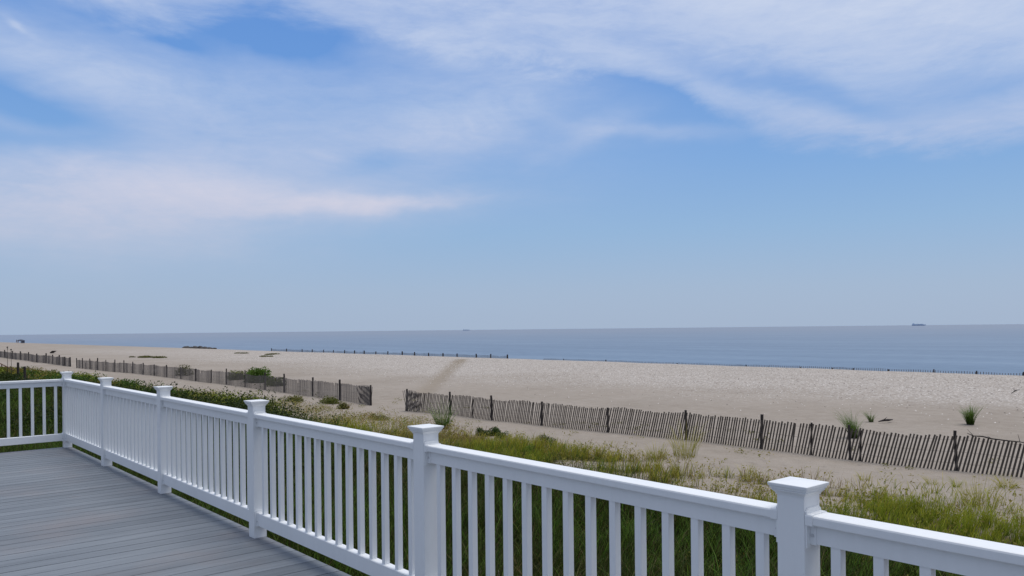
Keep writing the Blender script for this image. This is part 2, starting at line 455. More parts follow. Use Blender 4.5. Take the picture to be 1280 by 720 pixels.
XP = [0, -1.95, -3.967, -5.953, -7.861, -9.688]
main_posts = [1.95] + XP
rail_main = railing('deck_railing', 'long white vinyl railing running along the seaward edge of the deck', (0, PW/2, DECK), 0, main_posts, 15)
side = [0, -1.96, -3.92, -5.88]
rail_side = railing('deck_railing', 'short white side railing leaving the corner post at the left end of the deck', (-9.688, PW/2, DECK), R(90), side, 15, False)

# ------------------------------------------------------------------ dune fences of lath
def gz(x, y): return float(height(np.array([x]), np.array([y]))[0])
def sub(a, b_, t): return Vector((a[0]+(b_[0]-a[0])*t, a[1]+(b_[1]-a[1])*t, 0))
def lath_fence(name, label, pts, tops, pitch=.105, lath=.036, lean=.0, hgt=1.14, base_drop=0.0, extra=(), group='dune fences on the beach', zoff=0.0, post_r=.055, mat=None):
    """pts: post base points; tops: post heights"""
    root = empty(name, (pts[0].x, pts[0].y, 0)); O = Vector((pts[0].x, pts[0].y, 0))
    tag(root, label, 'fence', group)
    for i, q in enumerate(pts):
        z = gz(q.x, q.y)+zoff; rr = post_r*random.uniform(.85, 1.25)
        tx, ty = random.uniform(-.035, .035), random.uniform(-.03, .03); H = tops[i]
        m = MB(); n = 6
        m.tube([Vector((q.x, q.y, z-.25))-O]+[Vector((q.x+tx*H*k/n+random.uniform(-.012, .012), q.y+ty*H*k/n, z+H*k/n))-O for k in range(n+1)], [rr]+[rr*(1-.12*k/n)*random.uniform(.9, 1.12) for k in range(n+1)], 7)
        m.build('post', M_post, root)
    for i, (a, b_) in enumerate(zip(pts, pts[1:])):
        Lh = (b_-a).to_2d().length; d = (b_-a).to_2d().normalized(); nr = Vector((-d.y, d.x, 0))
        d3 = Vector((d.x, d.y, 0)); m = MB(); n = max(14, int(Lh/pitch)); ph = random.uniform(0, 6)
        sag = random.uniform(.01, .05)*min(1, hgt)
        for k in range(n):
            t = (k+.5)/n+random.uniform(-.06, .06)/n; q = sub(a, b_, t); z = gz(q.x, q.y)+zoff
            l_ = lean(i, t) if callable(lean) else lean
            l_ += random.gauss(0, .010) if random.random() > .015 else random.uniform(-.10, .10); hh = hgt*(random.uniform(.97, 1.03) if random.random() > .008 else random.uniform(.7, .88)) - sag*math.sin(math.pi*t) + .03*math.sin(ph+t*7)
            q = q + nr*(.045+.02*math.sin(ph+t*9))
            A = Vector((q.x, q.y, z-.05-base_drop))-O; B = Vector((q.x, q.y, z+hh))+d3*l_*hh-O
            m.bar(A, B, lath*random.uniform(.85, 1.1), .009, nr)
        m.build('lath_panel', mat or M_slat, root)
        w = MB()
        for hz in (.22, .55, .9):
            pp = []
            for k in range(9):
                t = k/8; q = sub(a, b_, t); z = gz(q.x, q.y)+zoff
                l_ = lean(i, t) if callable(lean) else lean
                pp.append(Vector((q.x, q.y, z+hz*hgt-sag*math.sin(math.pi*t)*hz))+nr*.034+d3*l_*hz*hgt-O)
            w.tube(pp, .004, 4)
        w.build('wire', M_wire, root)
    for (i, t, hh) in extra:
        q = sub(pts[i], pts[i+1], t); z = gz(q.x, q.y)+zoff
        MB().bar(Vector((q.x, q.y, z-.1))-O, Vector((q.x+.03, q.y, z+hh))-O, .06, .03, (0, 1, 0)).build('stake', M_post, root)
    return root
def px_h(u, vb, vt):           # height in metres of a post seen from vb (base) up to vt
    q = at(u, vb); dd = q-EYE; z = dd.dot(fw); return (vb-vt)*z/F
right = [(1352, 604.5, 553), (1195.5, 588, 538), (1063, 575, 531), (951.5, 563, 520), (858, 552, 515), (760, 541.5, 510.5), (677, 531.5, 501.5), (615, 525, 493.8), (563, 518.8, 490), (508, 513.5, 486)]
right = [(1545, 626, 570)] + right
rp = [at(u, v) for u, v, _ in right]; rh = [px_h(*a) for a in right]
stp = rp[0]-rp[1]
for k_ in range(3): rp.insert(0, rp[0]+stp); rh.insert(0, 1.25+.1*random.random())
def lean_r(i, t):
    s = i+t-3
    return -.25 + .035*math.sin(s*1.9) + (.06 if s > 8.5 else 0)
f1 = lath_fence('dune_fence', 'long grey lath fence with leaning laths, from the middle gap to the right edge', rp, rh, .112, .056, lean_r, 1.10, extra=((5, .9, 1.05), (6, .42, 1.15), (11, .45, 1.0)))
# doubled-back end of the rolled lath at the gap
def roll_end(root, a, b_, n, ln):
    O = root.location; d = (b_-a).to_2d().normalized(); nr = Vector((-d.y, d.x, 0)); m = MB()
    for k in range(n):
        t = k/n; q = sub(a, b_, t); z = gz(q.x, q.y)
        A = Vector((q.x, q.y, z-.05)) - nr*.06 - O; B = A+Vector((0, 0, 1.2+.06*math.sin(t*5)))+Vector((d.x, d.y, 0))*ln
        m.bar(A, B, .036, .009, nr)
    m.build('rolled_lath', M_slat2, root)
e0 = rp[-1]; e1 = rp[-2]
roll_end(f1, sub(e0, e1, .02), sub(e0, e1, .40), 12, .0); roll_end(f1, sub(e0, e1, .03), sub(e0, e1, .38), 9, -.34)
left = [(463.7, 507, 481.5), (425, 501, 475), (391, 495.5, 471.5), (355.5, 490.5, 467), (331, 487, 465), (306.5, 483.6, 462.5), (283, 480.6, 460.5), (264, 478.6, 462), (245, 476.2, 460.5), (226, 474, 459), (208.5, 472, 456.5), (193, 470.2, 456.3), (179, 468.6, 454), (166, 467, 452.5), (155, 465.8, 450.5), (143.5, 464.6, 449), (132.5, 463.6, 449.5), (122, 462.5, 447.2), (112.5, 461.5, 448), (103.5, 460.7, 447.5), (96, 460, 447.5)]
lp = [at(u, v) for u, v, _ in left]; lh = [px_h(*a) for a in left]
f2 = lath_fence('dune_fence', 'grey upright lath fence running left from the middle gap, behind the green shrubs', lp, lh, .15, .080, .02, 1.15, post_r=.06, mat=M_slat2)
roll_end(f2, sub(lp[0], lp[1], .02), sub(lp[0], lp[1], .42), 14, .35); roll_end(f2, sub(lp[0], lp[1], .03), sub(lp[0], lp[1], .4), 11, -.25)
far = [(88, 458.3, 446.3), (81, 457.4, 446), (74, 456.4, 444), (65.5, 455.2, 443.6), (57.5, 454.2, 441.8), (46, 452.6, 441.5), (36, 451.2, 440.3), (26, 449.9, 439.2), (16, 448.6, 438.3), (6, 447.3, 437.5), (-4, 446, 436.7), (-14, 444.8, 436)]
fp = [at(u, v) for u, v, _ in far]; fh = [px_h(*a) for a in far]
f3 = lath_fence('dune_fence', 'distant stretch of lath dune fence at the far left edge, past a narrow gap', fp, fh, .26, .17, 0, 1.25, post_r=.10, mat=M_slat2)
# seaward fences standing just below the crest, only their tops showing over the sand
def sea_fence(label, us, Y, top, pitch, lath, pr, hs):
    pts = [at_y(u, Y) for u in us]
    return lath_fence('dune_fence', label, pts, [top+h_ for h_ in hs], pitch, lath, .03, top, post_r=pr, zoff=0, group='dune fences on the beach')
us1 = [339, 358, 377.5, 390, 404.5, 416.5, 430.5, 443, 455, 469.5, 484.5, 502.5, 518, 535.5, 553.5, 571, 595, 613, 634]
sea_fence('dark fence tops against the sea along the beach crest, left of centre', us1, CREST+6.5, .62, .20, .06, .11, [.15+.12*random.random() for _ in us1])
us2 = [679, 704, 728, 757, 785, 814, 846, 880, 914, 932, 960, 1000, 1040, 1066, 1110, 1167, 1220, 1279, 1340]
sea_fence('barely showing fence tops against the sea along the right half of the crest', us2, CREST+4.4, .26, .22, .045, .07, [-.2, .04, -.2, .1, -.2, -.2, -.05, -.2, -.2, .02, -.2, -.1, -.1, -.05, -.05, .1, .1, .12, .1])

# ------------------------------------------------------------------ vegetation
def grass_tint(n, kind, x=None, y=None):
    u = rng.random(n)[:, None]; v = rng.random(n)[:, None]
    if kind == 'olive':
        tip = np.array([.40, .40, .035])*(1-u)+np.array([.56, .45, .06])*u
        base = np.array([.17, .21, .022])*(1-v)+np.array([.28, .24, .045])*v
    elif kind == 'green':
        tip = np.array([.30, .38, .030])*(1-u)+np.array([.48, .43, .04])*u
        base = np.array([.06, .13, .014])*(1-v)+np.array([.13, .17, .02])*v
    elif kind == 'deep_shade':  # deep green, with the shade among the blades put into the colour
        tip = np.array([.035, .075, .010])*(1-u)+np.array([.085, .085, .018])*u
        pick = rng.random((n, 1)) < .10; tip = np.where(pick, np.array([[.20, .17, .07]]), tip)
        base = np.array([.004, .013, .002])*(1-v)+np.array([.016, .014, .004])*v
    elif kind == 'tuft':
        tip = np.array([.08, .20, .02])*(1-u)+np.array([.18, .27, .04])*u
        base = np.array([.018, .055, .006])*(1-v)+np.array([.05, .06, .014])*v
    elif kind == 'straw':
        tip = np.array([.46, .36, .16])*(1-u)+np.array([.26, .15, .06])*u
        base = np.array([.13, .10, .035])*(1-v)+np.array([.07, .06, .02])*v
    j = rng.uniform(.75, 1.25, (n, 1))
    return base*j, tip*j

def scatter(x0, x1, y0, y1, n, dens, thr=None):
    x = rng.uniform(x0, x1, n); y = rng.uniform(y0, y1, n)
    k = rng.random(n) < dens(x, y)
    return x[k], y[k]
def in_view(x, y, margin=400):
    dx = x-EYE.x; dy = y-EYE.y; z = dx*fw.x+dy*fw.y; r_ = dx*rt.x+dy*rt.y
    u = 640+F*r_/np.maximum(z, .1)
    return (z > 1) & (u > -margin-60) & (u < 1280+margin)
parts = []
def add_grass(x0, x1, y0, y1, n, dens, hr, wr, kinds, lean=(.05, .5)):
    x, y = scatter(x0, x1, y0, y1, n, dens)
    m = in_view(x, y, 420); x, y = x[m], y[m]
    if len(x) == 0: return
    # pull into tussocks
    ts = .55; cx = np.floor(x/ts); cy = np.floor(y/ts)
    hx = np.abs(np.sin(cx*12.9898+cy*78.233)*43758.5) % 1; hy = np.abs(np.sin(cx*39.346+cy*11.135)*24634.6) % 1
    pull = .45*(hx > .35)
    x = x*(1-pull)+(cx+.2+.6*hx)*ts*pull; y = y*(1-pull)+(cy+.2+.6*hy)*ts*pull
    n = len(x)
    P = np.stack([x, y, height(x, y)-.02], 1)
    patch = vnoise(x, y, 2.6, 31)
    H = rng.uniform(*hr, n)*(.55+.9*patch)*(.75+.5*hy); W = rng.uniform(*wr, n)
    ln = rng.uniform(*lean, n)**1.0; az = rng.normal(.3, 1.6, n)
    kn = vnoise(x, y, 5.0, 33)+rng.normal(0, .10, n)
    bc = np.zeros((n, 3)); tc = np.zeros((n, 3))
    lo = 0
    for kd, a, b_ in kinds:
        s = (kn >= a) & (kn < b_); q1, q2 = grass_tint(int(s.sum()), kd); bc[s] = q1; tc[s] = q2
    parts.append(blades(P, H, W, ln, az, bc, tc))
dn = lambda x, y: veg_density(x, y)
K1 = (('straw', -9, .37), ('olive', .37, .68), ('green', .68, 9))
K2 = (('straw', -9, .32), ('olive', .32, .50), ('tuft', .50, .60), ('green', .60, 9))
K3 = (('straw', -9, .24), ('deep_shade', .24, .60), ('tuft', .60, .72), ('deep_shade', .72, 9))
# dense growth under and beyond the railing, shade painted into its dark blades
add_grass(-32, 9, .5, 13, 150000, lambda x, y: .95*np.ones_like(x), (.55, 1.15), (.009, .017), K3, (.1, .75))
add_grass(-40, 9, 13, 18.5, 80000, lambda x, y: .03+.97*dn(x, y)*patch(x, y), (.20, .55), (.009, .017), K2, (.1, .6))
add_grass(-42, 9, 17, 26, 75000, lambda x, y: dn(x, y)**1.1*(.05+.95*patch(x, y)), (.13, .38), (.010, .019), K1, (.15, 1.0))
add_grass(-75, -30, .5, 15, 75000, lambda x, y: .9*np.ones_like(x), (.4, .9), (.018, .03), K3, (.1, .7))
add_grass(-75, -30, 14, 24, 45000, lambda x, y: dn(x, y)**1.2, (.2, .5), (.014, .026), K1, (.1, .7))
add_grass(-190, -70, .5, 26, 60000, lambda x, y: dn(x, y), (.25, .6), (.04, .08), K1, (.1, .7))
V, Fc, tot, T = merge(parts)
tag(fast_mesh('dune_grass', V, Fc, tot, T, M_leaf), 'olive and straw coloured dune grass growing between the deck railing and the dune fence', 'grass', kind='stuff')

# low seaside goldenrod / ground plants scattered over the open sand
parts = []
x, y = scatter(-75, 12, 10, 27.5, 42000, lambda x, y: (.03+.97*np.clip(veg_density(x, y), 0, 1))*vnoise(x, y, 1.6, 41))
k = (fence_d(x, y) > .8) & in_view(x, y) & (vnoise(x, y, 1.7, 43) > .42); x, y = x[k], y[k]
n = len(x); rep = 12
xx = np.repeat(x, rep)+rng.normal(0, .12, n*rep); yy = np.repeat(y, rep)+rng.normal(0, .12, n*rep)
zz = height(xx, yy)+rng.random(n*rep)**1.5*.28
u = rng.random((n*rep, 1)); pt = np.repeat(rng.random((n, 1)), rep, 0)
col = (np.array([.17, .20, .03])*(1-u)+np.array([.36, .33, .06])*u)*(1-pt*.55)+np.array([.30, .19, .07])*pt*.55
parts.append(leaves(np.stack([xx, yy, zz], 1), rng.uniform(.025, .055, n*rep), .8, col))
x, y = scatter(-70, -26, 10, 28, 30000, lambda x, y: sstep(.40, .62, vnoise(x, y, 2.4, 61)))
k = (fence_d(x, y) > 3.0) & (fence_d(x, y) < 15) & in_view(x, y); x, y = x[k], y[k]; n = len(x); rep = 7
xx = np.repeat(x, rep)+rng.normal(0, .07, n*rep); yy = np.repeat(y, rep)+rng.normal(0, .07, n*rep)
zz = height(xx, yy)+rng.random(n*rep)*.32; u = rng.random((n*rep, 1)); pt = np.repeat(rng.random((n, 1)), rep, 0)
col = np.where(pt < .35, np.array([[.34, .24, .10]]), np.where(pt < .8, np.array([[.24, .24, .05]]), np.array([[.34, .31, .09]])))*(.6+.7*u)
parts.append(leaves(np.stack([xx, yy, zz], 1), rng.uniform(.02, .05, n*rep), .6, col))
x, y = scatter(-60, 2, 22, 36, 1500, lambda x, y: .03+.97*sstep(.52, .64, vnoise(x, y, 2.0, 71)))
k = (fence_d(x, y) < 3.2) & (fence_d(x, y) > -3.5) & in_view(x, y); x, y = x[k], y[k]; n = len(x); rep = 16
xx = np.repeat(x, rep)+rng.normal(0, .11, n*rep); yy = np.repeat(y, rep)+rng.normal(0, .11, n*rep)
zz = height(xx, yy)+rng.random(n*rep)*.10; u = rng.random((n*rep, 1))
col = np.array([.12, .13, .025])*(1-u)+np.array([.26, .24, .05])*u
parts.append(leaves(np.stack([xx, yy, zz], 1), rng.uniform(.02, .05, n*rep), .8, col))
V, Fc, tot, T = merge(parts)
tag(fast_mesh('ground_plants', V, Fc, tot, T, M_leaf), 'low leafy yellow green plants spread over the sand inside the dune fence', 'ground cover', kind='stuff')

def shrub_cloud(cx, cy, rx, ry, h, n, ls, dark=.5, col_a=(.035, .075, .012), col_b=(.12, .16, .03), z0=None):
    """leaves on and in a lumpy mound"""
    lob = max(3, int(4+rx*ry*1.2)); lx = rng.normal(0, .42, lob)*rx; ly = rng.normal(0, .42, lob)*ry
    lr = rng.uniform(.35, .7, lob); lh = rng.uniform(.6, 1.05, lob)
    s = rng.integers(0, lob, n)
    dv = rng.normal(size=(n, 3)); dv /= np.linalg.norm(dv, axis=1)[:, None]; dv[:, 2] = np.abs(dv[:, 2])
    rr = rng.random(n)**.35
    R_ = np.minimum(rx, ry)*lr[s]
    X = cx+lx[s]+dv[:, 0]*rr*R_*1.1; Y = cy+ly[s]+dv[:, 1]*rr*R_*1.1; Zr = dv[:, 2]*rr*h*lh[s]
    Z = (height(X, Y) if z0 is None else z0)+Zr+.02
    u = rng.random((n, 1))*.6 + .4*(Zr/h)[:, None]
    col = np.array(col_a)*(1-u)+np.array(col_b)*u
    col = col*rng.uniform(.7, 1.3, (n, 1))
    return leaves(np.stack([X, Y, Z], 1), rng.uniform(.6, 1.3, n)*ls, .5, col)
# thicket at the left, between the deck and the dune fence
parts = []
for i in range(420):
    uu = rng.uniform(-150, 350); y_ = 4+18.5*rng.random()**.6
    q = at_y(uu, y_)
    if q.x < -175 or q.x > -13: continue
    d = fence_d(q.x, q.y)
    if d < 4.6 + 1.5*sstep(150, 330, uu) : continue
    near = sstep(-60, -20, q.x)
    h = rng.uniform(.8, 1.55)*(1+.35*near)*(1-.35*sstep(10, 5, d))
    ls = .035+.0008*abs(q.x)
    r_ = rng.random()
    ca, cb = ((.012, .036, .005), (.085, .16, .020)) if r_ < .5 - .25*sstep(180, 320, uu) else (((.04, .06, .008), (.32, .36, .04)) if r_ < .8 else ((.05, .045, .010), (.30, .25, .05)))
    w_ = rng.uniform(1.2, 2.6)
    if d > 9: ca = tuple(c_*.5 for c_ in ca); cb = (.030+.02*r_, .055+.02*r_, .010)  # shrubs nearer the deck: their shadow put into darker leaf colours
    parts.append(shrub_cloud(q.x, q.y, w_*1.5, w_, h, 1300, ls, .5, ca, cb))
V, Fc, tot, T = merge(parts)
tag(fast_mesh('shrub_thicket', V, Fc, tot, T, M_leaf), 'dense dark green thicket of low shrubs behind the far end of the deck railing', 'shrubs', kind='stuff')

def bush(label, u, v, rx, h, n=900, ls=.05, ca=(.03, .07, .01), cb=(.10, .16, .03), group=None, name='bush', ry=None):
    q = at(u, v); O = Vector((q.x, q.y, gz(q.x, q.y)))
    root = empty(name, O); tag(root, label, 'bush', group)
    V, Fc, tot, T = shrub_cloud(0, 0, rx, ry or rx*.7, h, n, ls, .5, ca, cb, z0=0)
    fast_mesh('leaves', V, Fc, tot, T, M_leaf, root)
    m = MB()
    for k in range(6):
        a = k*1.05; m.tube([(0, 0, -.05), (math.cos(a)*rx*.2, math.sin(a)*rx*.15, h*.4), (math.cos(a)*rx*.45, math.sin(a)*rx*.35, h*.8)], [.02, .012, .005], 5)
    m.build('stem', M_brown, root)
    return root
def tuft(label, u, v, h, rad, n=160, w=.012, kind='green', lean=(.1, .7), group=None, wind=None, name='grass_tuft'):
    q = at(u, v); O = Vector((q.x, q.y, gz(q.x, q.y)))
    a = rng.uniform(0, 6.283, n); r_ = rng.random(n)**.6*rad
    P = np.stack([np.cos(a)*r_, np.sin(a)*r_, np.full(n, -.03)], 1)
    lop = rng.uniform(0, 6.283)
    bc, tc = grass_tint(n, kind)
    azz = a if wind is None else a*.5+rng.normal(wind, .7, n)
    V, Fc, tot, T = blades(P, (.35+.65*rng.random(n)**.8)*h*(1+.25*np.cos(a-lop)), rng.uniform(.6, 1.1, n)*w, rng.uniform(*lean, n), azz, bc, tc)
    o = fast_mesh(name, V, Fc, tot, T, M_leaf, None, O)
    tag(o, label, 'grass', group); return o
GT = 'tufts of beach grass'
tuft('large green grass tuft alone on shelly sand near the right edge', 1213, 530, 1.0, .15, 330, .015, 'tuft', (.05, .8), GT, wind=2.4)
tuft('green grass tuft standing right behind a fence post right of centre', 1068, 549, 1.15, .16, 260, .014, 'tuft', (.05, .8), GT, wind=2.0)
tuft('small wind-bent grass tuft on the sand behind the fence, left of the dark hollow', 1089, 526, .62, .10, 110, .013, 'tuft', (.3, 1.1), GT, wind=2.6)
tuft('tall yellow grass clump growing in front of the dune fence right of centre', 857, 574, 1.15, .40, 150, .011, 'olive', (.1, .7), GT)
tuft('tall thin grass clump on the sand edge at the lower right', 1222, 634, 1.0, .5, 130, .009, 'olive', (.1, .8), GT)
tuft('thin green sprig on the open sand below the fence at right', 1196, 610, .35, .1, 40, .012, 'green', (.3, 1), GT)
tuft('small sprawling sprig on the bare sand at the lower right edge', 1260, 611, .34, .22, 70, .014, 'olive', (.5, 1.4), GT)
tuft('sparse sprig on the sand above the nearest post cap', 1080, 601, .28, .12, 40, .012, 'olive', (.4, 1.2), GT)
tuft('sparse sprig on the sand in the lower right between two others', 1165, 606, .28, .14, 40, .012, 'olive', (.4, 1.2), GT)
tuft('tall feathery green plant in front of the fence near the middle gap', 553, 536, 1.3, .30, 200, .016, 'tuft', (.1, .8), GT)
tuft('upright grass clump left of the tall yellow one at the grass edge', 820, 577, .6, .35, 150, .011, 'olive', (.1, .7), GT)
bush('low spreading dark green bush on the sand by the middle of the photo', 606, 543, 1.05, .42, 2600, .034, (.02, .05, .008), (.075, .12, .022), ry=.5)
bush('small round dark bush right of the low spreading one', 681, 557, .5, .42, 1300, .03, (.025, .055, .008), (.09, .13, .022), ry=.4)
bush('small dark bush between the spreading bush and the round bush', 629, 549, .42, .32, 900, .03, (.03, .06, .01), (.10, .15, .025), ry=.35)
bush('bright green leafy clump in the grass below the round bush', 663, 572, .42, .42, 1200, .03, (.06, .13, .015), (.18, .30, .05), ry=.4)
bush('tall green bush growing through the dune fence left of the gap', 321, 478, 2.3, 1.75, 3600, .11, (.03, .08, .010), (.16, .26, .035), ry=1.4)
bush('low bush growing through the dune fence right of the tall green one', 342, 482, 1.4, .9, 1500, .09, (.04, .07, .012), (.15, .17, .03))
bush('low yellowish bush by the dune fence left of the tall green one', 298, 474, 1.6, 1.0, 1500, .10, (.05, .08, .012), (.17, .19, .03))
bush('sparse bush at the dune fence further to the left', 226, 470, 1.5, 1.5, 700, .10, (.05, .06, .015), (.13, .13, .04))
bush('olive creeping plant on the bare beach above the left end of the fence', 186, 447.5, 6.5, .3, 1600, .15, (.06, .075, .02), (.17, .16, .05), ry=1.6)
bush('small olive plant patch on the beach at the left crest', 341, 444.5, 2.6, .25, 600, .11, (.06, .075, .02), (.17, .16, .05), ry=1.4)
bush('flat creeping plant patch on the beach just left of the crest fence', 302, 443, 2.0, .22, 450, .11, (.06, .075, .02), (.15, .15, .05), ry=1.2)
bush('creeping olive plant patch above the tall green bush', 333, 446.8, 3.0, .22, 500, .10, (.07, .085, .02), (.17, .16, .05), ry=1.0)
bush('leftmost of three small yellow green bushes on open sand before the fence', 368, 502, 1.3, .42, 1200, .05, (.07, .08, .015), (.21, .2, .04))
bush('middle one of three small yellow green bushes on open sand before the fence', 407, 505, 1.2, .45, 1300, .05, (.06, .08, .015), (.20, .21, .04))
bush('rightmost of three small yellow green bushes on open sand before the fence', 434, 511, .8, .42, 900, .05, (.06, .07, .015), (.18, .17, .04))
bush('small flat olive bush on the sand in front of the fence gap', 470, 523, .7, .28, 700, .04, (.05, .065, .012), (.15, .14, .035))

# ------------------------------------------------------------------ bits on the beach
def branch(label, pts, rad, name='driftwood', group=None):
    q0 = at(*pts[0][:2]); O = Vector((q0.x, q0.y, gz(q0.x, q0.y)))
    m = MB(); P = []
    for u_, v_, z_ in pts:
        q = at(u_, v_, z_); P.append(Vector((q.x, q.y, max(gz(q.x, q.y), 0)+z_ if z_ < .5 else z_))-O)
    m.tube(P, rad, 6)
    for k in range(1, len(P)-1, 2):
        m.tube([P[k], P[k]+Vector((random.uniform(-.3, .3), random.uniform(-.1, .1), random.uniform(.05, .25)))], [rad[k]*.6, .004], 5)
    o = m.build(name, M_post, None, O, True); tag(o, label, 'driftwood', group); return o
branch('long thin bent branch lying along the top of the dune fence at the right edge', [(1209, 541.5, 1.17), (1217, 545, 1.16), (1228, 545.5, 1.17), (1240, 548.5, 1.15), (1256, 550.5, 1.14), (1275, 552.5, 1.13), (1300, 556, 1.12)], [.008, .018, .022, .022, .02, .016, .008])
branch('dark piece of driftwood half buried beside a sandy hollow behind the fence', [(1098, 527, .03), (1104, 525.5, .07), (1110, 525, .09), (1116, 524.5, .05)], [.02, .05, .06, .02])
branch('slim driftwood stick lying on the beach at the far left', [(63, 441, .1), (66, 440, .35), (70, 438.8, .45)], [.15, .3, .1])
branch('thin twig on the shelly sand at the right edge', [(1264, 494, .02), (1269, 491, .05), (1275, 489.5, .05)], [.01, .03, .01])
# sandy hollow rim: shallow mound casting the dark hollow
# dark stones in the shelly sand
shell_parts = []
n = 16000
x = rng.uniform(-150, 20, n); y = rng.uniform(33, CREST-.5, n); k = in_view(x, y) & (rng.random(n) < sstep(30, 60, y)); x, y = x[k], y[k]; n = len(x)
a = rng.uniform(0, 6.28, n); s = rng.uniform(.02, .065, n)
base = np.stack([x, y, height(x, y)], 1)
V4 = []
for j in range(4):
    ang = a+j*math.pi/2; V4.append(base+np.stack([np.cos(ang)*s, np.sin(ang)*s*.7, np.full(n, -.01)], 1))
V4.append(base+np.stack([np.zeros(n), np.zeros(n), s*.7], 1))
V = np.stack(V4, 1).reshape(-1, 3); b0 = (np.arange(n)*5)[:, None]
Fq = np.concatenate([b0+[0, 1, 4], b0+[1, 2, 4], b0+[2, 3, 4], b0+[3, 0, 4]], 1).ravel()
cc = np.where(rng.random((n, 1)) < .6, np.array([[.60, .57, .54]]), np.array([[.10, .085, .08]]))*rng.uniform(.8, 1.2, (n, 1))
M_shell = foliage('shell_fragments', .6, 0.0)
tag(fast_mesh('shells', V, Fq, np.full(n*4, 3), np.repeat(cc, 5, 0), M_shell), 'white and dark shell fragments strewn over the upper beach', 'shells', kind='stuff')

# rocks at the waterline, far left
def rock(label, u, w, h):
    q = at_y(u, CREST+3); O = Vector((q.x, q.y, gz(q.x, q.y)+.1)); bm = bmesh.new()
    bmesh.ops.create_icosphere(bm, subdivisions=3, radius=1)
    sd = random.uniform(0, 50)
    for v in bm.verts:
        d = 1+.35*mnoise.noise(v.co*1.7+Vector((sd, 0, 0))); v.co = Vector((v.co.x*w*d, v.co.y*w*.5*d, v.co.z*h*d))
    me = bpy.data.meshes.new('rock'); bm.to_mesh(me); bm.free(); o = link('rock', me, M_rock, None, O)
    tag(o, label, 'rock', 'dark rocks at the crest of the beach'); return o
for i, (u_, w_, h_) in enumerate([(233, 2.0, .5), (238.5, 1.3, .4), (244, 1.8, .55), (250, 1.5, .6), (255.5, 1.7, .5), (262, 1.3, .35), (268, 1.0, .3)]):
    rock('dark low rock at the crest against the sea, %s from the left of seven' % ['first', 'second', 'third', 'fourth', 'fifth', 'sixth', 'last'][i], u_, w_, h_)

# ------------------------------------------------------------------ far-left bits: pilings, handrail, dry flower stalks
def piling(label, u, vt, vb, z):
    q = at(u, vb, z)
    h = (vb-vt)*((q-EYE).dot(fw))/F
    m = MB(); m.tube([(0, 0, -z-.3), (0, 0, 0), (.01, 0, h*.97), (.01, 0, h)], [.11, .11, .105, .09], 10)
    o = m.build('piling', M_post, None, q); tag(o, label, 'post', 'wooden pilings in the shrubs'); return o
piling('dark wooden piling standing in the shrubs at the far left, the taller one', 22.7, 453, 470, .6)
piling('shorter dark wooden piling in the shrubs, right beside the taller one', 31, 458, 474, .5)
A = at(-14, 447.5, 1.25); B = at(17, 462.5, .85)
q = A; m = MB(); m.bar(Vector((0, 0, 0)), B-A, .14, .05, (0, 0, 1)); hr = empty('handrail', A)
m.build('rail', M_brown, hr)
for t in (.05, .6): 
    p_ = (B-A)*t; MB().box((p_.x-.05, p_.y-.05, -A.z-.2), (p_.x+.05, p_.y+.05, p_.z-.03)).build('post', M_brown, hr)
tag(hr, 'sloping brown wooden handrail in the greenery at the left edge of the photo', 'handrail')
def stalk(label, u, vt, vb, z, lean):
    q = at(u, vb, z); s_ = (q-EYE).dot(fw)/F; h = (vb-vt)*s_
    root = empty('flower_stalk', Vector((q.x, q.y, 0)))
    m = MB(); m.tube([(0, 0, -.1), (lean*.3, 0, (z+h)*.5), (lean, 0, z+h)], [.03, .022, .015], 6); m.build('stem', M_post, root)
    for dz, r_ in ((0, .075), (-.16, .05)):
        bm = bmesh.new(); bmesh.ops.create_icosphere(bm, subdivisions=2, radius=r_)
        for v in bm.verts: v.co = v.co*(1+.3*mnoise.noise(v.co*30))+Vector((lean+(.06 if dz else 0), 0, z+h+dz))
        me = bpy.data.meshes.new('seed_head'); bm.to_mesh(me); bm.free(); link('seed_head', me, M_post, root)
    tag(root, label, 'plant', 'dry flower stalks at the left'); return root
stalk('tallest dry flower stalk rising above the shrubs at the far left', 9.5, 434, 468, .7, .05)
stalk('shorter dry flower stalk just right of the tallest one', 14.3, 437, 468, .7, -.04)

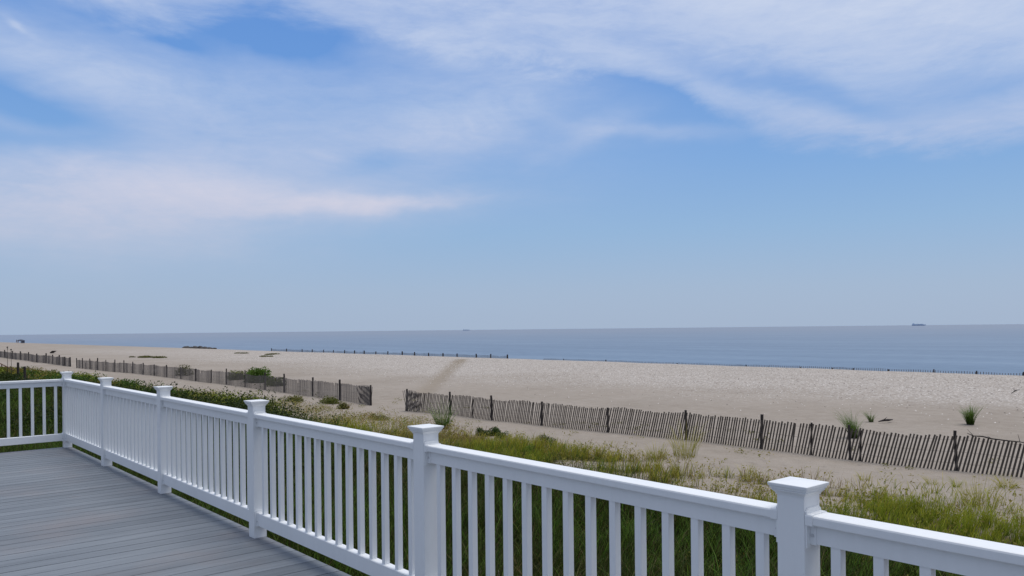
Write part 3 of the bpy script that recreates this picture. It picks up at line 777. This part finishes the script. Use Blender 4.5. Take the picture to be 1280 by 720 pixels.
# people and a tent on the far beach
def person(label, u, v, cloth, h=1.72):
    q = at_y(u, CREST-2); O = Vector((q.x, q.y, gz(q.x, q.y)))
    me = bpy.data.meshes.new('person')
    vs = [(0, 0, .95), (0, 0, 1.15), (0, 0, 1.42), (0, 0, 1.52), (0, 0, 1.64), (.1, 0, .9), (.12, .03, .5), (.13, 0, .07), (.13, -.14, .03), (-.1, 0, .9), (-.12, -.03, .5), (-.13, 0, .07), (-.13, -.14, .03), (.19, 0, 1.4), (.24, 0, 1.12), (.23, -.08, .88), (-.19, 0, 1.4), (-.24, 0, 1.12), (-.23, -.08, .88)]
    es = [(0, 1), (1, 2), (2, 3), (3, 4), (0, 5), (5, 6), (6, 7), (7, 8), (0, 9), (9, 10), (10, 11), (11, 12), (2, 13), (13, 14), (14, 15), (2, 16), (16, 17), (17, 18)]
    rs = [.15, .13, .15, .055, .10, .1, .065, .045, .04, .1, .065, .045, .04, .06, .045, .035, .06, .045, .035]
    me.from_pydata(vs, es, []); o = link('person', me, M_skin, None, O)
    sk = o.modifiers.new('Skin', 'SKIN'); ss = o.modifiers.new('Sub', 'SUBSURF'); ss.levels = ss.render_levels = 1
    for i, r_ in enumerate(rs): me.skin_vertices[0].data[i].radius = (r_, r_)
    me.skin_vertices[0].data[0].use_root = True
    m = MB(); 
    def ring(z, a, b_): return [Vector((a*math.cos(k*math.pi/5), b_*math.sin(k*math.pi/5), z)) for k in range(10)]
    m.loft([ring(.80, .20, .15), ring(1.0, .19, .14), ring(1.2, .18, .14), ring(1.40, .21, .14), ring(1.47, .10, .09)])
    m.build('clothing', cloth, o)
    m = MB(); m.loft([ring(1.60, .105, .11), ring(1.68, .115, .12), ring(1.75, .08, .09), ring(1.77, .03, .03)]); m.build('hair', M_post, o)
    o.rotation_euler.z = random.uniform(0, 6); tag(o, label, 'person', 'people on the far beach'); return o
person('leftmost tiny person standing on the far beach by the dark tent, upright', 20.6, 426.3, M_cloth)
person('tiny person standing on the far beach closest to the dark tent', 22.8, 426.3, M_tent, 1.7)
q = at_y(26, CREST-2.5); O = Vector((q.x, q.y, gz(q.x, q.y)))
tn = empty('beach_tent', O); m = MB()
def sq(w, d, z): return [Vector((-w, -d, z)), Vector((w, -d, z)), Vector((w, d, z)), Vector((-w, d, z))]
m.loft([sq(1.5, 1.2, 1.35), sq(1.55, 1.25, 1.2), sq(1.5, 1.2, 1.4), sq(.3, .25, 1.95)]); m.build('canopy', M_tent, tn)
MB().box((-1.4, 1.05, 0), (1.4, 1.1, 1.25)).build('back_wall', M_tent, tn)
for sx in (-1, 1):
    for sy in (-1, 1): MB().box((sx*1.4-.04, sy*1.0-.04, 0), (sx*1.4+.04, sy*1.0+.04, 1.3)).build('pole', M_tent, tn)
tn.rotation_euler.z = R(-40)
tag(tn, 'small dark beach tent standing far away on the sand at the left', 'tent')

# ships on the horizon
def ship(label, u, L_, dist, kind):
    d = (fw + rt*((u-640)/F)); d = Vector((d.x, d.y, 0)).normalized()
    O = Vector((EYE.x, EYE.y, 0))+d*dist; O.z = -1.9
    root = empty('ship', O); s = L_/120
    hull = MB()
    sec = lambda x, w, z0, z1: [Vector((x*s, -w*.6*s, z0)), Vector((x*s, w*.6*s, z0)), Vector((x*s, w*s, z1)), Vector((x*s, -w*s, z1))]
    top = 9*s if kind == 'cargo' else 6*s
    hull.loft([sec(-60, 6, -2, top+1), sec(-50, 9, -4, top), sec(40, 9, -4, top), sec(52, 6, -3, top+1.5*s), sec(62, .6, -1, top+3*s)])
    hull.build('hull', M_hull, root)
    MB().box((-54*s, -8*s, top-.2), (-40*s, 8*s, top+10*s)).build('bridge', M_super, root)
    MB().box((-50*s, -2*s, top+10*s), (-46*s, 2*s, top+15*s)).build('funnel', M_hull, root)
    if kind == 'cargo':
        for k in range(5): MB().box(((-34+k*15)*s, -8*s, top-.1), ((-22+k*15)*s, 8*s, top+(5.5+1.5*(k % 2))*s)).build('deck_cargo', M_super, root)
    m = MB(); m.box((44*s, -.5*s, top), (45*s, .5*s, top+8*s)).build('mast', M_hull, root)
    root.rotation_euler.z = math.atan2(rt.y, rt.x)
    tag(root, label, 'ship', 'ships on the horizon'); return root
ship('larger faint grey cargo ship on the horizon toward the right', 1148.5, 150, 10000, 'cargo')
ship('small faint ship on the horizon near the centre', 583, 85, 10000, 'cargo')

# ------------------------------------------------------------------ sky
SUN_EL, SUN_AZ = R(74), R(20)        # azimuth from +Y toward +X
w = bpy.data.worlds.new("World"); sc.world = w; w.use_nodes = True; nt = w.node_tree
bg = nt.nodes['Background']
sky = N(nt, 'ShaderNodeTexSky', sky_type='NISHITA'); sky.sun_disc = False
sky.sun_elevation = SUN_EL; sky.sun_rotation = SUN_AZ; sky.dust_density = 1.5; sky.air_density = 1.2
tc = N(nt, 'ShaderNodeTexCoord').outputs['Generated']
vr = N(nt, 'ShaderNodeVectorRotate', rotation_type='Z_AXIS'); vr.inputs['Angle'].default_value = YAW  # turn view bearing to +Y
L(nt, tc, vr.inputs['Vector'])
sx = N(nt, 'ShaderNodeSeparateXYZ'); L(nt, vr.outputs[0], sx.inputs[0])
AZ = math_n(nt, 'ARCTAN2', sx.outputs[0], sx.outputs[1])
EL = math_n(nt, 'ARCSINE', sx.outputs[2])
def px2ang(u, v):
    d = (fw + rt*((u-640)/F) - up*((v-413)/F)).normalized()
    x_ = d.dot(rt0); y_ = d.dot(Vector((math.sin(YAW), math.cos(YAW), 0)))
    return math.atan2(x_, y_), math.asin(d.z)
# domain warp
cb = N(nt, 'ShaderNodeCombineXYZ'); L(nt, AZ, cb.inputs[0]); L(nt, EL, cb.inputs[1])
def sky_noise(scale, sxy, detail, rough, off=0, rot=0, dist=0):
    mp = N(nt, 'ShaderNodeMapping'); mp.inputs['Scale'].default_value = (sxy[0], sxy[1], 1); mp.inputs['Location'].default_value = (off, off*.7, off)
    mp.inputs['Rotation'].default_value = (0, 0, rot)
    L(nt, cb.outputs[0], mp.inputs[0])
    n = N(nt, 'ShaderNodeTexNoise'); n.inputs['Scale'].default_value = scale; n.inputs['Detail'].default_value = detail; n.inputs['Roughness'].default_value = rough
    n.inputs['Distortion'].default_value = dist
    L(nt, mp.outputs[0], n.inputs['Vector']); return n.outputs['Fac']
wn1 = sky_noise(5, (1, 2), 4, .6, 3); wn2 = sky_noise(5, (1, 2), 4, .6, 9)
WA = math_n(nt, 'ADD', AZ, math_n(nt, 'MULTIPLY', math_n(nt, 'SUBTRACT', wn1, .5), .10))
WE = math_n(nt, 'ADD', EL, math_n(nt, 'MULTIPLY', math_n(nt, 'SUBTRACT', wn2, .5), .055))
def blob(u, v, ru, rv, rot, amp):
    """soft ellipse centred where photo pixel (u, v) looks; radii in px; rot deg (positive = falls to the right)"""
    a0, e0 = px2ang(u, v); c, s = math.cos(R(rot)), math.sin(R(rot))
    da = math_n(nt, 'SUBTRACT', WA, a0); de = math_n(nt, 'SUBTRACT', WE, e0)
    p_ = math_n(nt, 'DIVIDE', math_n(nt, 'SUBTRACT', math_n(nt, 'MULTIPLY', da, c), math_n(nt, 'MULTIPLY', de, s)), ru/F)
    q_ = math_n(nt, 'DIVIDE', math_n(nt, 'ADD', math_n(nt, 'MULTIPLY', da, s), math_n(nt, 'MULTIPLY', de, c)), rv/F)
    r2 = math_n(nt, 'ADD', math_n(nt, 'MULTIPLY', p_, p_), math_n(nt, 'MULTIPLY', q_, q_))
    g_ = math_n(nt, 'EXPONENT', math_n(nt, 'MULTIPLY', r2, -1.0))
    return math_n(nt, 'MULTIPLY', g_, amp)
pos = [(400, 135, 290, 70, 6, .40), (60, 75, 170, 40, 10, .45), (90, 265, 230, 50, 0, .52), (300, 246, 190, 22, 3, .42), (480, 253, 120, 11, -3, .50),
       (600, 150, 130, 38, -14, .32), (180, 190, 260, 40, 5, .28), (10, 19, 14, 4, 30, .3), (830, 165, 120, 8, 4, .2), (560, 88, 190, 34, 10, .22), (740, 165, 60, 14, -20, .2)]
neg = [(345, 38, 95, 22, 8, .48), (35, 122, 100, 22, 12, .40), (200, 38, 60, 9, 8, .3), (30, 172, 100, 12, 0, .2), (560, 100, 120, 12, 12, .08), (480, 205, 60, 12, -10, .2)]
acc = None
for bb in pos:
    g_ = blob(*bb); acc = g_ if acc is None else math_n(nt, 'ADD', acc, g_)
# big cirrus bank, upper right: everything above an edge line that drops to the right
edge_px = [(-500, -160), (0, -50), (100, -12), (210, 10), (330, 8), (440, 26), (560, 55), (640, 74), (760, 92), (850, 108), (920, 146), (1000, 168), (1130, 174), (1280, 168), (1500, 150), (1900, 60)]
ep = [px2ang(*q_) for q_ in edge_px]
fc = N(nt, 'ShaderNodeFloatCurve'); cu = fc.mapping.curves[0]
a_lo, a_hi = -1.2, 1.2
while len(cu.points) > 2: cu.points.remove(cu.points[1])
ptsn = [((a-a_lo)/(a_hi-a_lo), e_/.8) for a, e_ in ep]
cu.points[0].location = (0, ptsn[0][1]); cu.points[1].location = (1, ptsn[-1][1])
for q_ in ptsn[1:-1]: cu.points.new(*q_)
fc.mapping.update()
L(nt, math_n(nt, 'DIVIDE', math_n(nt, 'SUBTRACT', AZ, a_lo), a_hi-a_lo, True), fc.inputs['Value'])
wn3 = sky_noise(7, (1, 2.6), 6, .62, 21, R(-14), .5)
above = math_n(nt, 'SUBTRACT', math_n(nt, 'ADD', EL, math_n(nt, 'MULTIPLY', math_n(nt, 'SUBTRACT', wn3, .5), .085)), math_n(nt, 'MULTIPLY', fc.outputs[0], .8))
bank = ramp(nt, math_n(nt, 'ADD', math_n(nt, 'MULTIPLY', above, 4.0), .1, True), [(0, (0, 0, 0)), (.17, (.50, .50, .50)), (.35, (.62, .62, .62)), (.6, (.85, .85, .85)), (1, (.9, .9, .9))], 'EASE')
bank = math_n(nt, 'SUBTRACT', bank, blob(990, 108, 110, 16, 22, .42))
bank = math_n(nt, 'SUBTRACT', bank, blob(790, 100, 90, 12, 15, .20))
bank = math_n(nt, 'SUBTRACT', bank, blob(1250, 105, 110, 18, 0, .35))
for u_, v_, a_, b__, r_, am in neg: acc = math_n(nt, 'SUBTRACT', acc, blob(u_, v_, a_, b__, r_, am))
acc = math_n(nt, 'ADD', math_n(nt, 'MAXIMUM', acc, 0.0), math_n(nt, 'MAXIMUM', bank, 0.0))
acc = math_n(nt, 'MINIMUM', acc, 1.0)
st1 = sky_noise(4.5, (1.0, 3.0), 8, .64, 1.7, R(-16), .9); st2 = sky_noise(16, (1, 3.5), 7, .66, 5.2, R(24), .6); st3 = sky_noise(26, (1, 5), 6, .65, 8.2, R(-10), .5)
tex = math_n(nt, 'ADD', math_n(nt, 'MULTIPLY', st1, .58), math_n(nt, 'ADD', math_n(nt, 'MULTIPLY', st2, .26), math_n(nt, 'MULTIPLY', st3, .16)))
tex = math_n(nt, 'ADD', -.12, math_n(nt, 'MULTIPLY', tex, 2.12))
# unseen cloud veil above and beyond the pictured sky, added to light the scene
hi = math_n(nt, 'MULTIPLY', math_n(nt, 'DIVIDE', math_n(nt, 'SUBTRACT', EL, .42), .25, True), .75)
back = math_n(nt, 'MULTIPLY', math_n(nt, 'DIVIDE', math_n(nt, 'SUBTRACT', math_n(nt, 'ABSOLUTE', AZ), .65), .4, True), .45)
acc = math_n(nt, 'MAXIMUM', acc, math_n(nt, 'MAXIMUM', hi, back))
cl = math_n(nt, 'MULTIPLY', acc, tex)
cl = math_n(nt, 'MULTIPLY', cl, 1.0, True)
clr = ramp(nt, cl, [(0.0, (0, 0, 0)), (.25, (.30, .30, .30)), (.6, (.72, .72, .72)), (1, (1, 1, 1))])
skyc = ramp(nt, math_n(nt, 'DIVIDE', EL, 1.2, True), [(0, (.395, .50, .67)), (.04, (.36, .485, .68)), (.10, (.28, .46, .72)), (.17, (.20, .395, .74)), (.25, (.14, .325, .72)), (.36, (.10, .265, .68)), (.8, (.09, .23, .55))])
skn = N(nt, 'ShaderNodeVectorMath', operation='SCALE'); L(nt, sky.outputs[0], skn.inputs[0]); skn.inputs['Scale'].default_value = .10
base = mix(nt, .12, skyc, skn.outputs[0])
warm = ramp(nt, math_n(nt, 'DIVIDE', EL, .45, True), [(0, (.48, .53, .66)), (.26, (.63, .62, .73)), (.40, (.62, .64, .775)), (.6, (.53, .62, .81)), (1, (.62, .69, .85))])
out = mix(nt, clr, base, warm)
# unseen overhead and landward sky, dimmed to darken the sides of the railing
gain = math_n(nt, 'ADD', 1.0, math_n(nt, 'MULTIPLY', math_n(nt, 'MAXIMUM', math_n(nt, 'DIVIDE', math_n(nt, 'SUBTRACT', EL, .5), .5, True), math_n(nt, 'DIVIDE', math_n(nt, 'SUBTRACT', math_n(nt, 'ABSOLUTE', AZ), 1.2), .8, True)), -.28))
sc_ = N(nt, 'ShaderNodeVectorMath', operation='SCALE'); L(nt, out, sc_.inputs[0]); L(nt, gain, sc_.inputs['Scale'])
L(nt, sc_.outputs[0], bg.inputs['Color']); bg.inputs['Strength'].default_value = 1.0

sun = bpy.data.lights.new('sun', 'SUN'); sun.energy = 2.3; sun.angle = R(35); sun.color = (1, .95, .88)
so = bpy.data.objects.new('sun', sun); C.objects.link(so)
sd = Vector((math.sin(SUN_AZ)*math.cos(SUN_EL), math.cos(SUN_AZ)*math.cos(SUN_EL), math.sin(SUN_EL)))
so.rotation_euler = (-sd).to_track_quat('-Z', 'Y').to_euler(); so.location = (0, 0, 50)

# ------------------------------------------------------------------ camera
cam = bpy.data.cameras.new('camera'); co = bpy.data.objects.new('camera', cam); C.objects.link(co)
M = Matrix((rt, up, -fw)).transposed().to_4x4(); M.translation = EYE; co.matrix_world = M
cam.sensor_width = 36; cam.lens = 36*F/1280; cam.shift_y = (413-360)/1280; cam.clip_start = .05; cam.clip_end = 100000
sc.camera = co
sc.view_settings.view_transform = 'Standard'; sc.view_settings.look = 'None'; sc.view_settings.exposure = 0; sc.view_settings.gamma = 1
sc.render.engine = 'CYCLES'
sc.cycles.max_bounces = 8; sc.cycles.transparent_max_bounces = 8
